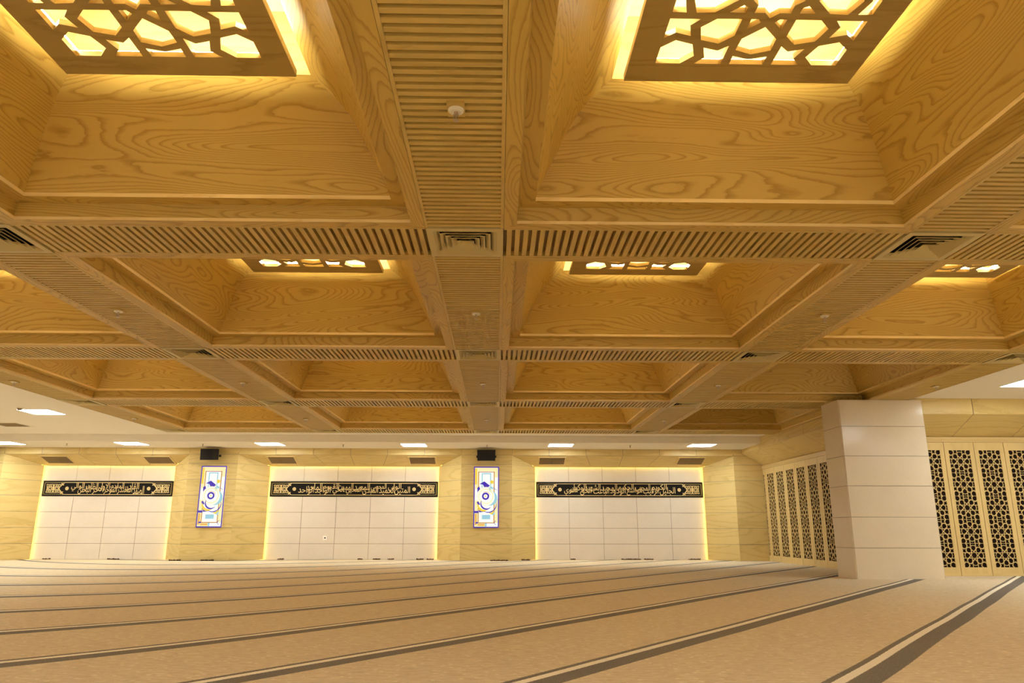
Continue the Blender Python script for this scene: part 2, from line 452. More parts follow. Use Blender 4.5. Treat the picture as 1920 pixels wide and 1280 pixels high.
# ------------------------------------------------------------------ ceiling coffers
def ring(mb, hx, hy, A, B, mat=0, seeds=None, sides=(0, 1, 2, 3)):
    """four mitred faces between (inset,z) A and B, grain along each side"""
    (i0, z0), (i1, z1) = A, B
    C = lambda i, sx, sy, z: (sx*(hx - i), sy*(hy - i), z)
    defs = [((-1, 1), (1, 1), (1, 0, 0)), ((1, 1), (1, -1), (0, 1, 0)), ((1, -1), (-1, -1), (1, 0, 0)), ((-1, -1), (-1, 1), (0, 1, 0))]
    for k in sides:
        p, q, g = defs[k]
        off = seeds[k] if seeds else (0, 0)
        mb.face((C(i0, *p, z0), C(i0, *q, z0), C(i1, *q, z1), C(i1, *p, z1)), g, mat, off)
PROFILE = [(.245, .163), (.33, .325), (.415, .475), (.50, .63), (.56, .712), (.63, .775), (.71, .83), (.79, .875)]
def make_coffer(hx, hy):
    root = empty('ceiling_coffer')
    sd = lambda: [(random.uniform(0, 40), random.uniform(0, 40)) for _ in range(4)]
    m = MB(); s = sd()
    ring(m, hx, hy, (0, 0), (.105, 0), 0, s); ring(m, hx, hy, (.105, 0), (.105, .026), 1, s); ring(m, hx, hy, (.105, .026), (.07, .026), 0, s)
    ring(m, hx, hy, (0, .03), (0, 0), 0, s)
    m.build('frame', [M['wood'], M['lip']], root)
    m = MB(); s = sd(); ring(m, hx, hy, (.092, .026), (.122, .136), 0, s); m.build('skirt', M['wood'], root)
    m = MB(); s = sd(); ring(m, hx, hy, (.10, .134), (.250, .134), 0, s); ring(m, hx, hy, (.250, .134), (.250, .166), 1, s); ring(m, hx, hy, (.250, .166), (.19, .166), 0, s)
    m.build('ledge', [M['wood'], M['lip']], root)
    inner = max(0, hx - .888)
    for k in range(4):
        m = MB(); o = (random.uniform(0, 60), random.uniform(0, 60))
        # arc-length UVs so that the grain runs on over the curve
        prof = [(i if i < .6 else .6 + (i - .6)*(inner - .6)/.19, z) for i, z in PROFILE]
        arc = 0
        for A, B in zip(prof[:-1], prof[1:]):
            mm = MB(); ring(mm, hx, hy, A, B, 0, None, (k,))
            L = math.hypot(B[0] - A[0], B[1] - A[1])
            f = [tuple(p) for p in mm.v]
            m.v += f; b = len(m.v) - 4; m.f.append((b, b + 1, b + 2, b + 3)); m.m.append(0)
            ax = 0 if k in (0, 2) else 1
            m.uv.append([(f[0][ax] + o[0], arc + o[1]), (f[1][ax] + o[0], arc + o[1]), (f[2][ax] + o[0], arc + L + o[1]), (f[3][ax] + o[0], arc + L + o[1])])
            arc += L
        m.build('slope_panel', M['wood'], root, smooth=True, weld=True)
    m = MB(); s = sd()
    ring(m, hx, hy, (inner, .875), (inner, 1.42), 0, s)
    m.face([(sx*(hx - inner), sy*(hy - inner), 1.42) for sx, sy in ((-1, -1), (-1, 1), (1, 1), (1, -1))], (1, 0, 0), 1, s[0])
    m.build('light_well', [M['board'], M['well']], root)
    # lattice screen hung just below the well
    px, py = min(.825, hx - inner - .065), .865
    fx, fy = (px - .185)/.63*1.0, 1.03
    fx = min(fx, 1.02)
    out = [(-px, -py), (px, -py), (px, py), (-px, py)]
    holes = [[(x*fx, y*fy) for x, y in h] for h in GIRIH]
    sc_ = link('lattice_screen', plate_mesh('lattice_screen', out, holes, .775, .815, M['lattice']), root)
    m = MB()
    for (ax, ay, bx, by) in ((-px, py - .015, px, py), (-px, -py, px, -py + .015), (-px, -py + .015, -px + .015, py - .015), (px - .015, -py + .015, px, py - .015)):
        m.box((ax, ay, .8155), (bx, by, .827))
    m.build('added_baffle_rim', M['lattice'], sc_)  # unseen rim, added to hold back strip light from the gap
    m = MB(); e = .13; t = .03
    for (ax, ay, bx, by) in ((-px + e, py - e - t, px - e, py - e), (-px + e, -py + e, px - e, -py + e + t), (-px + e, -py + e + t, -px + e + t, py - e - t), (px - e - t, -py + e + t, px - e, py - e - t)):
        m.box((ax, ay, .832), (bx, by, .856))
    m.build('light_strip', M['strip'], root)
    return root
xspan = [(BX[i] + HW, BX[i + 1] - HW) for i in range(4)]
HY = (BY[1] - BY[0])/2 - HW
protos = {}
colname = ['far left', 'left of centre', 'right of centre', 'far right']
rowname = ['nearest', 'second nearest', 'second farthest', 'farthest']
for ci, (a, b) in enumerate(xspan):
    key = round((b - a)/2, 3)
    for ri in range(4):
        lit = not (ci == 3 and ri >= 2)
        if key not in protos:
            o = protos[key] = make_coffer(key, HY)
        else:
            o = copy_tree(protos[key])
        o.location = ((a + b)/2, (BY[ri] + BY[ri + 1])/2, ZC)
        if not lit:
            for ch in o.children:
                if ch.name.startswith('light_strip'):
                    ch.data = ch.data.copy(); ch.data.materials[0] = M['strip_off']
        tag(o, '%s timber ceiling coffer in the %s row, %s column of the grid' % ('lit' if lit else 'unlit dim', rowname[ri], colname[ci]), 'ceiling coffer', 'timber ceiling coffers')

# ------------------------------------------------------------------ slatted beams between the coffers
PITCH = .0692
def make_slats(L, along):
    """beam of length L; slats lie across the beam. along = 'x' or 'y' is the beam's own direction"""
    n = int(round((L - .02)/PITCH)); p = (L - .02)/n; w = HW - .003
    r = MB(); s = MB()
    def bx(mb, u0, v0, z0, u1, v1, z1, g):
        if along == 'x': mb.box((u0, v0, z0), (u1, v1, z1), g, 0, (random.uniform(0, 30), random.uniform(0, 30)))
        else: mb.box((v0, u0, z0), (v1, u1, z1), g, 0, (random.uniform(0, 30), random.uniform(0, 30)))
    gl = (1, 0, 0) if along == 'x' else (0, 1, 0); gs = (0, 1, 0) if along == 'x' else (1, 0, 0)
    bx(r, -L/2, -w, .050, L/2, w, .060, gl)
    e = MB()
    bx(e, -L/2, -w, .0, L/2, -w + .024, .0495, gl); bx(e, -L/2, w - .024, .0, L/2, w, .0495, gl)
    for i in range(n):
        c = -L/2 + .01 + (i + .5)*p
        bx(s, c - p*.29, -w + .025, .002, c + p*.29, w - .025, .0495, gs)
    root = r.build('slat_panel', M['slatback'])
    e.build('edge_frame', M['slat'], root); s.build('slats', M['slat'], root)
    return root
sp_cache = {}
bname = ['left edge', 'left', 'centre', 'right', 'right edge']
gap = ['nearest', 'second', 'third', 'farthest']
for bi in range(5):
    for ri in range(4):
        L = round(BY[1] - BY[0] - 2*HW - .004, 4)
        k = ('y', L)
        if k not in sp_cache: o = sp_cache[k] = make_slats(L, 'y')
        else: o = copy_tree(sp_cache[k])
        o.location = (BX[bi], (BY[ri] + BY[ri + 1])/2, ZC)
        tag(o, 'slatted timber beam running away along the %s grid line, %s bay' % (bname[bi], gap[ri]), 'slat panel', 'slatted beams of the ceiling grid')
cross = ['between the nearest two rows of coffers', 'between the middle two rows of coffers', 'between the farthest two rows of coffers', 'along the far edge of the grid']
for j in range(1, 5):
    for ci, (a, b) in enumerate(xspan):
        L = round(b - a - .004, 4); k = ('x', L)
        if k not in sp_cache: o = sp_cache[k] = make_slats(L, 'x')
        else: o = copy_tree(sp_cache[k])
        o.location = ((a + b)/2, BY[j], ZC)
        tag(o, 'slatted cross beam %s, %s column' % (cross[j - 1], colname[ci]), 'slat panel', 'slatted beams of the ceiling grid')

# ------------------------------------------------------------------ square air diffusers at the crossings
def make_diffuser():
    root = empty('air_diffuser'); w = HW - .004
    fr = MB(); i = .262
    for (a, b) in (((-w, -w), (w, -i)), ((-w, i), (w, w)), ((-w, -i), (-i, i)), ((i, -i), (w, i))):
        fr.box((*a, -.004), (*b, .03))
    fr.build('face_frame', M['metal'], root)
    for k in range(5):
        R = .262 - k*.047; m = MB()
        z0, z1 = -.004 - .001*k, .030 - .001*k
        r0, r1 = R - .044, R - .002
        hx = lambda r, z: [(-r, -r, z), (r, -r, z), (r, r, z), (-r, r, z)]
        A, B = hx(r0, z1), hx(r1, z0)
        for q in range(4):
            t = (q + 1) % 4
            m.face((A[q], B[q], B[t], A[t]))
        if k == 4: m.face(A)
        else:
            C = hx(r1 + .0005, z0 + .006)
            for q in range(4):
                t = (q + 1) % 4; m.face((B[q], C[q], C[t], B[t]))
        m.build('louvre', M['metal'], root)
    m = MB(); m.box((-w, -w, .062), (w, w, .075)); m.box((-.28, -.28, .0305), (-.265, .28, .062)); m.box((.265, -.28, .0305), (.28, .28, .062))
    m.box((-.265, -.28, .0305), (.265, -.265, .062)); m.box((-.265, .265, .0305), (.265, .28, .062))
    m.build('duct_box', M['duct'], root)
    return root
d0 = None
crossn = ['nearest cross beam', 'second cross beam', 'third cross beam', 'far edge beam']
for j in range(1, 5):
    for bi in range(5):
        if j == 3 and bi == 4: continue      # the stone column rises through this crossing
        o = d0 = make_diffuser() if d0 is None else d0
        if not (j == 1 and bi == 0): o = copy_tree(d0)
        o.location = (BX[bi], BY[j], ZC)
        tag(o, 'square louvred air diffuser where the %s meets the %s beam' % (crossn[j - 1], bname[bi]), 'air diffuser', 'ceiling air diffusers')

# ------------------------------------------------------------------ sprinklers
def make_sprinkler(block):
    MC = M['chrome'] if block else M['vent']  # soffit heads use a darker metal colour to imitate their backlit shade
    root = empty('fire_sprinkler')
    if block:
        m = MB(); m.box((-.052, -.075, -.012), (.052, .075, .001)); m.build('mounting_block', M['slat'], root)
    z = -.012 if block else 0
    m = MB(); m.cyl((0, 0), .044, .047, z - .010, z - .0, 28); m.cyl((0, 0), .030, .036, z - .014, z - .010, 28); m.build('mounting_ring', M['white'], root)
    m = MB(); m.cyl((0, 0), .010, .012, z - .034, z - .014, 14)
    for s in (-1, 1):
        m.box((s*.013 - .002, -.003, z - .062), (s*.013 + .002, .003, z - .03))
    m.box((-.015, -.003, z - .066), (.015, .003, z - .062)); m.cyl((0, 0), .003, .003, z - .062, z - .034, 8)
    b = m.build('body', MC, root)
    m = MB(); m.cyl((0, 0), .017, .017, z - .070, z - .066, 16); m.build('deflector', MC, b)
    return root
s0 = make_sprinkler(True); first = True
for bi in range(5):
    for ri in range(4):
        o = s0 if first else copy_tree(s0); first = False
        dx = {0: .01, 1: .01, 2: .028, 3: .015, 4: .03}[bi]
        o.location = (BX[bi] + dx, (BY[ri] + BY[ri + 1])/2 + .0, ZC)
        tag(o, 'small white ringed sprinkler head midway along the %s slatted beam, %s bay' % (bname[bi], gap[ri]), 'sprinkler', 'sprinklers on the slatted beams')
s1 = make_sprinkler(False)
for i, (x, y, lab) in enumerate(((-11.78, 20.5, 'left of the leftmost soffit lights'), (-8.09, 20.5, 'above the left stained glass panel'), (-4.25, 20.5, 'above the middle niche'), (-.30, 20.5, 'above the right stained glass panel'), (3.67, 20.5, 'above the right niche'))):
    o = s1 if i == 0 else copy_tree(s1)
    o.location = (x, y, ZL)
    if i == 0: lab = 'above the left niche'
    tag(o, 'tiny sprinkler head hanging from the white soffit %s' % lab, 'sprinkler', 'sprinklers on the white soffit')

# ------------------------------------------------------------------ recessed panel lights
def make_panel(w, d):
    root = empty('panel_light'); m = MB(); e = .018
    m.box((-w/2 - e, -d/2 - e, -.006), (w/2 + e, -d/2, .0)); m.box((-w/2 - e, d/2, -.006), (w/2 + e, d/2 + e, .0))
    m.box((-w/2 - e, -d/2, -.006), (-w/2, d/2, .0)); m.box((w/2, -d/2, -.006), (w/2 + e, d/2, .0))
    m.build('frame', M['white'], root)
    m = MB(); m.box((-w/2, -d/2, -.004), (w/2, d/2, -.0005)); m.build('diffuser', M['lamp'], root)
    return root
PL = [(-13.45, 20.55, ZL, 'at the left end of the far soffit'), (-10.05, 20.55, ZL, 'over the left niche'), (-6.28, 20.58, ZL, 'over the left end of the middle niche'),
      (-2.33, 20.66, ZL, 'over the right end of the middle niche'), (1.75, 20.6, ZL, 'over the left end of the right niche'), (5.66, 20.5, ZL, 'over the right end of the right niche'),
      (-9.9, 16.1, ZU, 'in the white ceiling left of the timber grid'), (9.2, 12.35, ZU, 'in the white ceiling right of the timber grid')]
PL += [(-9.9, 16.1 - 4*k, ZU, None) for k in range(1, 6)] + [(9.2, 12.35 - 4*k, ZU, None) for k in range(1, 5)] + [(12.0, 12.35 - 4*k, ZU, None) for k in range(2, 4)] + [(12.9, 12.2, ZU, None)]  # unseen lamps, added here and on the next line to brighten the hall
PL += [(-13.6, 16.1 - 4*k, ZU, None) for k in range(0, 5)] + [(x, y, ZU, None) for x in (-4.5, -.3, 3.7) for y in (-.5, -4)]
p0 = make_panel(.66, .66)
for i, (x, y, z, lab) in enumerate(PL):
    o = p0 if i == 0 else copy_tree(p0)
    o.location = (x, y, z)
    if lab: tag(o, 'glowing square panel light %s' % lab, 'panel light', 'recessed panel lights')
    else: tag(o, 'glowing square panel light added beyond the view to brighten the hall', 'panel light', 'panel lights added beyond the view')

# smoke detector and linear grille on the left white ceiling
t = empty('smoke_detector', (-10.02, 15.55, ZU)); m = MB(); m.cyl((0, 0), .06, .065, -.018, 0, 24); m.build('base', M['white'], t)
m = MB(); m.cyl((0, 0), .035, .052, -.048, -.018, 24); m.build('sensor_head', M['vent'], t)
tag(t, 'small round detector on the white ceiling beside the left panel light', 'smoke detector')
t = empty('ceiling_vent', (-11.85, 18.15, ZU)); m = MB()
m.box((-.36, -.36, -.006), (.36, -.3, .0)); m.box((-.36, .3, -.006), (.36, .36, 0)); m.box((-.36, -.3, -.006), (-.3, .3, 0)); m.box((.3, -.3, -.006), (.36, .3, 0))
m.build('frame', M['white'], t)
m = MB()
for k in range(9): y = -.29 + k*.065; m.face(((-.3, y, -.002), (.3, y, -.002), (.3, y + .05, -.012), (-.3, y + .05, -.012)))
m.build('louvres', M['vent'], t)
tag(t, 'flat square vent in the white ceiling at the left edge of view', 'ceiling vent')

# ------------------------------------------------------------------ return air grilles in the canted niche heads
sl = Vector((0, YB - .045 - YF, ZTB - ZTF)).normalized(); sn = Vector((0, sl.z, -sl.y))
def make_grille():
    root = empty('air_grille'); m = MB(); w, h, e = .37, .24, .045
    def bx(mb, u0, v0, u1, v1, t):
        P = lambda u, v, k: Vector((u, 0, 0)) + sl*v + sn*k
        a = [P(u0, v0, 0), P(u1, v0, 0), P(u1, v1, 0), P(u0, v1, 0)]; b = [P(u0, v0, t), P(u1, v0, t), P(u1, v1, t), P(u0, v1, t)]
        mb.face(b)
        for q in range(4): mb.face((a[q], a[(q+1) % 4], b[(q+1) % 4], b[q]))
    bx(m, -w - e, -h - e, w + e, -h, .012); bx(m, -w - e, h, w + e, h + e, .012); bx(m, -w - e, -h, -w, h, .012); bx(m, w, -h, w + e, h, .012)
    m.build('frame', M['leaf'], root)
    m = MB(); bx(m, -w, -h, w, h, .001); m.build('backing', M['duct'], root)
    m = MB()
    for k in range(16): v = -h + .008 + k*(2*h/16); bx(m, -w, v, w, v + .021, .006)
    bx(m, -.006, -h, .006, h, .008)
    m.build('louvres', M['vent'], root)
    return root
g0 = make_grille()
for i, (x, v, lab) in enumerate(((-12.84, .42, 'left end of the left niche'), (-9.9, .42, 'right end of the left niche'), (-6.31, .40, 'left end of the middle niche'), (-2.21, .40, 'right end of the middle niche'), (1.6, .40, 'left end of the right niche'), (5.71, .38, 'right end of the right niche'))):
    o = g0 if i == 0 else copy_tree(g0)
    o.location = Vector((x, YF, ZTF)) + sl*v + sn*.002
    tag(o, 'brown air grille in the wooden head, %s' % lab, 'air grille', 'air grilles over the niches')

# ------------------------------------------------------------------ yellow cove light around each tiled niche
for (a, b, n), nm in zip(NB, ('left', 'middle', 'right')):
    t = empty('cove_light', ((a + b)/2, YB - .045, 0)); W = (b - a)/2
    for q in ((-W - .075, .0, -W - .05, ZTB + .07), (W + .05, .0, W + .075, ZTB + .07), (-W - .045, ZTB + .05, W + .045, ZTB + .075)):
        m = MB(); m.box((q[0], .003, q[1] + .01), (q[2], .030, q[3] - .004)); m.build('light_strip', M['cove'], t)
    tag(t, 'yellow strip lights edging the %s tiled niche' % nm, 'strip light', 'strip lights around the niches')

# ------------------------------------------------------------------ calligraphy bands
FORMS = {'ا': (0xFE8D, 2), 'آ': (0xFE81, 2), 'أ': (0xFE83, 2), 'ئ': (0xFE89, 4), 'ؤ': (0xFE85, 2), 'ب': (0xFE8F, 4), 'ت': (0xFE95, 4), 'ث': (0xFE99, 4), 'ج': (0xFE9D, 4), 'ح': (0xFEA1, 4),
         'خ': (0xFEA5, 4), 'د': (0xFEA9, 2), 'ر': (0xFEAD, 2), 'س': (0xFEB1, 4), 'ش': (0xFEB5, 4), 'ص': (0xFEB9, 4), 'ط': (0xFEC1, 4), 'ظ': (0xFEC5, 4), 'ع': (0xFEC9, 4),
         'ق': (0xFED5, 4), 'ك': (0xFED9, 4), 'ل': (0xFEDD, 4), 'م': (0xFEE1, 4), 'ن': (0xFEE5, 4), 'ه': (0xFEE9, 4), 'و': (0xFEED, 2), 'ي': (0xFEF1, 4)}
def shape(word):
    out = []; i = 0; prev = False
    while i < len(word):
        ch = word[i]
        if ch == 'ل' and i + 1 < len(word) and word[i + 1] in 'اآأ':
            base = {'ا': 0xFEFB, 'آ': 0xFEF5, 'أ': 0xFEF7}[word[i + 1]]
            out.append(chr(base + (1 if prev else 0))); prev = False; i += 2; continue
        b, n = FORMS[ch]; nxt = i + 1 < len(word)
        if n == 2: out.append(chr(b + (1 if prev else 0))); prev = False
        else:
            k = (3 if nxt else 1) if prev else (2 if nxt else 0)
            out.append(chr(b + k)); prev = nxt
        i += 1
    return ''.join(out[::-1])
def text_mesh(words, width, height, bold=.012):
    cu = bpy.data.curves.new('tmp', 'FONT'); cu.body = ' '.join(shape(w) for w in words[::-1])
    cu.resolution_u = 2; cu.offset = bold; cu.space_word = .45
    ob = bpy.data.objects.new('tmp', cu); COL.objects.link(ob)
    dg = bpy.context.evaluated_depsgraph_get(); dg.update()
    me = bpy.data.meshes.new_from_object(ob.evaluated_get(dg))
    bpy.data.objects.remove(ob); bpy.data.curves.remove(cu)
    xs = [v.co.x for v in me.vertices]; ys = [v.co.y for v in me.vertices]
    mx, my = (min(xs) + max(xs))/2, (min(ys) + max(ys))/2
    fx, fy = width/(max(xs) - min(xs)), height/(max(ys) - min(ys))
    fc = []
    for p in me.polygons: fc.append([((me.vertices[i].co.x - mx)*fx, 0, (me.vertices[i].co.y - my)*fy) for i in p.vertices])
    bpy.data.meshes.remove(me)
    return fc
def leafpoly(x, z, ang, L, W, y):
    ca, sa = math.cos(ang), math.sin(ang)
    pts = [(0, 0), (L*.3, W*.5), (L*.7, W*.45), (L, W*.15), (L*.7, -W*.1), (L*.3, -W*.3)]
    return [(x + p*ca - q*sa, y, z + p*sa + q*ca) for p, q in pts]
def ornament(mb, x0, x1, z0, z1, y, s):
    """black-on-gold foliage block with a pointed inner end (s = +1 points right)"""
    H = z1 - z0; cz = (z0 + z1)/2; d = H*.5
    X = (lambda u: x0 + u) if s > 0 else (lambda u: x1 - u)
    W = x1 - x0
    body = [(X(0), z0), (X(W - d*.2), z0), (X(W - d), cz - d*.15), (X(W - d), cz + d*.15), (X(W - d*.2), z1), (X(0), z1)]
    # gold outline
    for (p, q) in zip(body, body[1:] + body[:1]):
        dv = Vector((q[0] - p[0], 0, q[1] - p[1])); nn = Vector((-dv.z, 0, dv.x)).normalized()*.011
        P, Q = Vector((p[0], y, p[1])), Vector((q[0], y, q[1]))
        mb.face((P - nn, Q - nn, Q + nn, P + nn))
    cx = W*.44; cell = .043
    nu, nv = int(W/cell) + 2, int(H/2/cell) + 1
    rnd = random.Random(5); quad = {}
    for iu in range(nu):
        for iv in range(nv):
            quad[iu, iv] = (rnd.uniform(-.006, .006), rnd.uniform(-.006, .006), rnd.choice((.5, .9, 2.2, 2.6, 1.3, -.5)) + rnd.uniform(-.3, .3), rnd.uniform(.050, .068), rnd.uniform(.030, .042))
    for mx in (1, -1):
        for mz in (1, -1):
            for (iu, iv), (du, dv, a, L, Wd) in quad.items():
                q = leafpoly(-L*.5*math.cos(a), -L*.5*math.sin(a), a, L, Wd, 0)
                pts = [(X(cx + mx*(p[0] + (iu + .5)*cell + du)), y, cz + mz*(p[2] + (iv + .5)*cell + dv)) for p in q]
                if any(abs(p[2] - cz) > H/2 - .012 or not (.012 < (p[0] - x0 if s > 0 else x1 - p[0]) < W - d + abs(p[2] - cz)*1.6 - .012) for p in pts): continue
                mb.face(pts)
    for rr, aa in ((.05, .0), (.05, 1.57), (.05, .785), (.05, -.785)):
        mb.face([(X(cx + rr*math.cos(aa)), y - .0005, cz + rr*math.sin(aa)), (X(cx + .012*math.cos(aa + 1.57)), y - .0005, cz + .012*math.sin(aa + 1.57)), (X(cx - rr*math.cos(aa)), y - .0005, cz - rr*math.sin(aa)), (X(cx - .012*math.cos(aa + 1.57)), y - .0005, cz - .012*math.sin(aa + 1.57))])
def disc(mb, x, z, r, y, n=16):
    mb.face([(x + r*math.cos(2*math.pi*i/n), y, z + r*math.sin(2*math.pi*i/n)) for i in range(n)])
NAMES = [['الصمد', 'القادر', 'المقتدر', 'المقدم', 'المؤخر', 'الاول', 'الاخر', 'الظاهر', 'الباطن', 'الوالي'],
         ['المتين', 'الولي', 'الحميد', 'المحصي', 'المبدئ', 'المعيد', 'المحيي', 'المميت', 'الحي', 'القيوم', 'الواجد', 'الماجد', 'الواحد'],
         ['الجليل', 'الكريم', 'الرقيب', 'المجيب', 'الواسع', 'الحكيم', 'الودود', 'المجيد', 'الباعث', 'الشهيد', 'الحق', 'الوكيل', 'القوي']]
for (a, b, n), words, nm in zip(NB, NAMES, ('left', 'middle', 'right')):
    z0, z1 = rows[4] + .005, rows[5] - .005
    xa, xb = a + .035, b - .02
    t = empty('calligraphy_band', ((xa + xb)/2, YB - .014, (z0 + z1)/2)); W, H = (xb - xa)/2, (z1 - z0)/2
    m = MB(); m.box((-W, .0, -H), (W, .012, H)); m.build('panel', M['banner'], t)
    g = MB(); y = -.002; e = .038; l = .016
    for q in ((-W + e, H - e - l, W - e, H - e), (-W + e, -H + e, W - e, -H + e + l), (-W + e, -H + e, -W + e + l, H - e), (W - e - l, -H + e, W - e, H - e)):
        g.face(((q[0], y, q[1]), (q[2], y, q[1]), (q[2], y, q[3]), (q[0], y, q[3])))
    g.build('border', M['gold'], t)
    for s in (1, -1):
        g = MB(); w = .62
        if s > 0: ornament(g, -W + e + .01, -W + e + w, -H + e + .01, H - e - .01, y, 1)
        else: ornament(g, W - e - w, W - e - .01, -H + e + .01, H - e - .01, y, -1)
        g.build('foliage_ornament', M['gold'], t)
        g = MB(); disc(g, -s*(W - .71), 0, .052, y); ro = g.build('rosette', M['gold'], t)
        k = MB(); 
        for q in range(6): disc(k, -s*(W - .71) + .026*math.cos(q*1.047), .026*math.sin(q*1.047), .008, y - .001, 8)
        k.build('rosette_petals', M['banner'], ro)
    g = MB(); TW = 2*W - 1.70; TH = 2*H - .11; k = 1.95
    wt = [len(q) + 1.2 for q in words]; tot = sum(wt) + .7*(wt[0] + wt[-1])/2; pos = TW/2 - .35*wt[0]*TW/tot
    for q, word in enumerate(words):
        slot = wt[q]*TW/tot; cxw = pos - slot/2; pos -= slot
        hh = TH*.74; dz = (TH - hh)/2*(-1 if q % 2 == 0 else 1)
        for f in text_mesh([word], slot*k - .02, hh, .004):
            g.face([(p[0] + cxw, y - .0004*(q % 2), p[2] + dz) for p in f])
    g.build('lettering', M['gold'], t)
    tag(t, 'black band of gold Arabic calligraphy across the %s tiled niche' % nm, 'calligraphy panel', 'calligraphy bands')

# ------------------------------------------------------------------ backlit coloured glass panels on two pilasters
ART = {'violet': emit('glass_violet', srgb(70, 40, 190), 1.0), 'cream': emit('glass_cream', srgb(255, 240, 175), 1.2), 'white': emit('glass_white', srgb(250, 250, 240), 1.3),
       'red': emit('glass_red', srgb(180, 50, 20), 1.0), 'sky': emit('glass_sky', srgb(160, 215, 228), 1.1), 'yellow': emit('glass_yellow', srgb(250, 215, 60), 1.15), 'amber': emit('glass_amber', srgb(245, 190, 90), 1.1)}
def glass_panel(xc, label):
    W, Z0, Z1 = .362, .90, 2.61; H = (Z1 - Z0)/2
    t = empty('stained_glass_panel', (xc, YF - .03, (Z0 + Z1)/2))
    def R(mb, a, b, y): mb.face(((a[0], y, a[1]), (b[0], y, a[1]), (b[0], y, b[1]), (a[0], y, b[1])))
    def frame(mb, w, h, l, y, cz=0):
        R(mb, (-w, cz - h), (w, cz - h + l), y); R(mb, (-w, cz + h - l), (w, cz + h), y); R(mb, (-w, cz - h + l), (-w + l, cz + h - l), y); R(mb, (w - l, cz - h + l), (w, cz + h - l), y)
    def arc(mb, c, r0, r1, a0, a1, y, n=26, taper=False):
        for i in range(n):
            A, B = a0 + (a1 - a0)*i/n, a0 + (a1 - a0)*(i + 1)/n
            ka, kb = (math.sin(math.pi*i/n), math.sin(math.pi*(i + 1)/n)) if taper else (1, 1)
            P = lambda r, a: (c[0] + r*math.cos(a), y, c[1] + r*math.sin(a))
            mb.face((P(r0, A), P(r0, B), P(r0 + (r1 - r0)*kb, B), P(r0 + (r1 - r0)*ka, A)))
    m = MB(); m.box((-W, 0, -H), (W, .03, H)); m.build('light_box', M['white'], t)
    m = MB(); R(m, (-W, -H), (W, H), -.002); m.build('cream_ground', ART['cream'], t)
    m = MB(); R(m, (-.20, -.70), (.20, .72), -.003); R(m, (.24, -.05), (.33, .55), -.003); R(m, (0, -.84), (.33, -.72), -.003); R(m, (-.32, -.1), (-.25, .22), -.003); m.build('white_glass', ART['white'], t)
    m = MB(); frame(m, W, H, .03, -.004)
    arc(m, (-.02, .02), .055, .105, 0, 2*math.pi, -.0075); arc(m, (.02, -.16), .16, .205, 2.6, 5.6, -.0075, 26, True)
    m.face([(x, -.0055, z) for x, z in ((-.20, .36), (-.06, .44), (.10, .32), (.04, .26), (-.06, .27), (-.10, .35))])
    m.face([(x, -.0055, z) for x, z in ((-.26, .26), (-.20, .29), (-.16, .18), (-.25, .10))]); m.face([(x, -.0055, z) for x, z in ((-.27, -.14), (-.22, -.12), (-.17, -.22), (-.25, -.22))])
    m.face([(x, -.0055, z) for x, z in ((-.21, -.26), (-.17, -.36), (-.02, -.41), (-.20, -.43))]); arc(m, (.05, -.18), .235, .265, 3.9, 6.6, -.0055, 26, True)
    R(m, (-.34, -.45), (-.21, -.39), -.0055); arc(m, (-.26, -.74), .0, .045, .2, 3.0, -.0055); arc(m, (.30, -.72), .055, .068, 1.8, 4.4, -.0055); arc(m, (.32, .30), .10, .112, 3.4, 4.6, -.0055)
    m.build('violet_glass', ART['violet'], t)
    m = MB(); frame(m, .235, .72, .017, -.005, -.01); m.build('red_line', ART['red'], t)
    m = MB(); frame(m, .135, .22, .03, -.005, .45); m.build('sky_frame', ART['sky'], t)
    m = MB(); R(m, (-.12, -.62), (.12, -.50), -.0052); m.build('sky_cartouche', ART['sky'], t)
    m = MB(); arc(m, (.16, .20), .03, .10, 0, 5.2, -.0065, 20, True); m.build('sky_scroll', ART['sky'], t)
    m = MB(); arc(m, (-.01, .0), .25, .33, -1.3, .7, -.0062, 26, True); m.build('sky_crescent', ART['sky'], t)
    m = MB(); arc(m, (.20, -.46), 0, .05, 0, 6.28, -.0065, 14); m.build('sky_dot', ART['sky'], t)
    m = MB(); R(m, (-.03, -.82), (.02, -.73), -.0052); m.build('sky_mark', ART['sky'], t)
    m = MB(); arc(m, (-.01, .02), 0, .26, 0, 2*math.pi, -.0060, 32); m.build('disc', ART['white'], t)
    m = MB(); arc(m, (-.01, .02), .185, .215, 0, 2*math.pi, -.0068, 30); arc(m, (-.01, .02), .245, .258, .5, 5.6, -.0068, 30)
    m.build('cream_ring', ART['cream'], t)
    m = MB(); arc(m, (-.02, .02), .0, .022, 0, 6.28, -.0078, 12); arc(m, (-.02, -.14), .22, .285, 3.3, 5.0, -.0066, 22, True); arc(m, (.10, .40), .02, .11, -1.0, 1.6, -.0058, 14, True); arc(m, (.12, -.36), .08, .13, 4.2, 6.2, -.0066, 14, True); R(m, (-.33, .35), (-.27, .80), -.0045)
    m.build('yellow_glass', ART['yellow'], t)
    m = MB(); R(m, (-.325, -.78), (-.26, -.47), -.0047); R(m, (-.24, -.80), (-.04, -.745), -.0047); arc(m, (-.02, .02), .12, .135, .2, 2.2, -.007, 16); m.build('amber_glass', ART['amber'], t)
    tag(t, label, 'stained glass', 'backlit glass panels')
glass_panel(-8.115, 'backlit coloured glass panel on the pilaster between left and middle niches')
glass_panel(-.32, 'backlit coloured glass panel on the pilaster between middle and right niches')

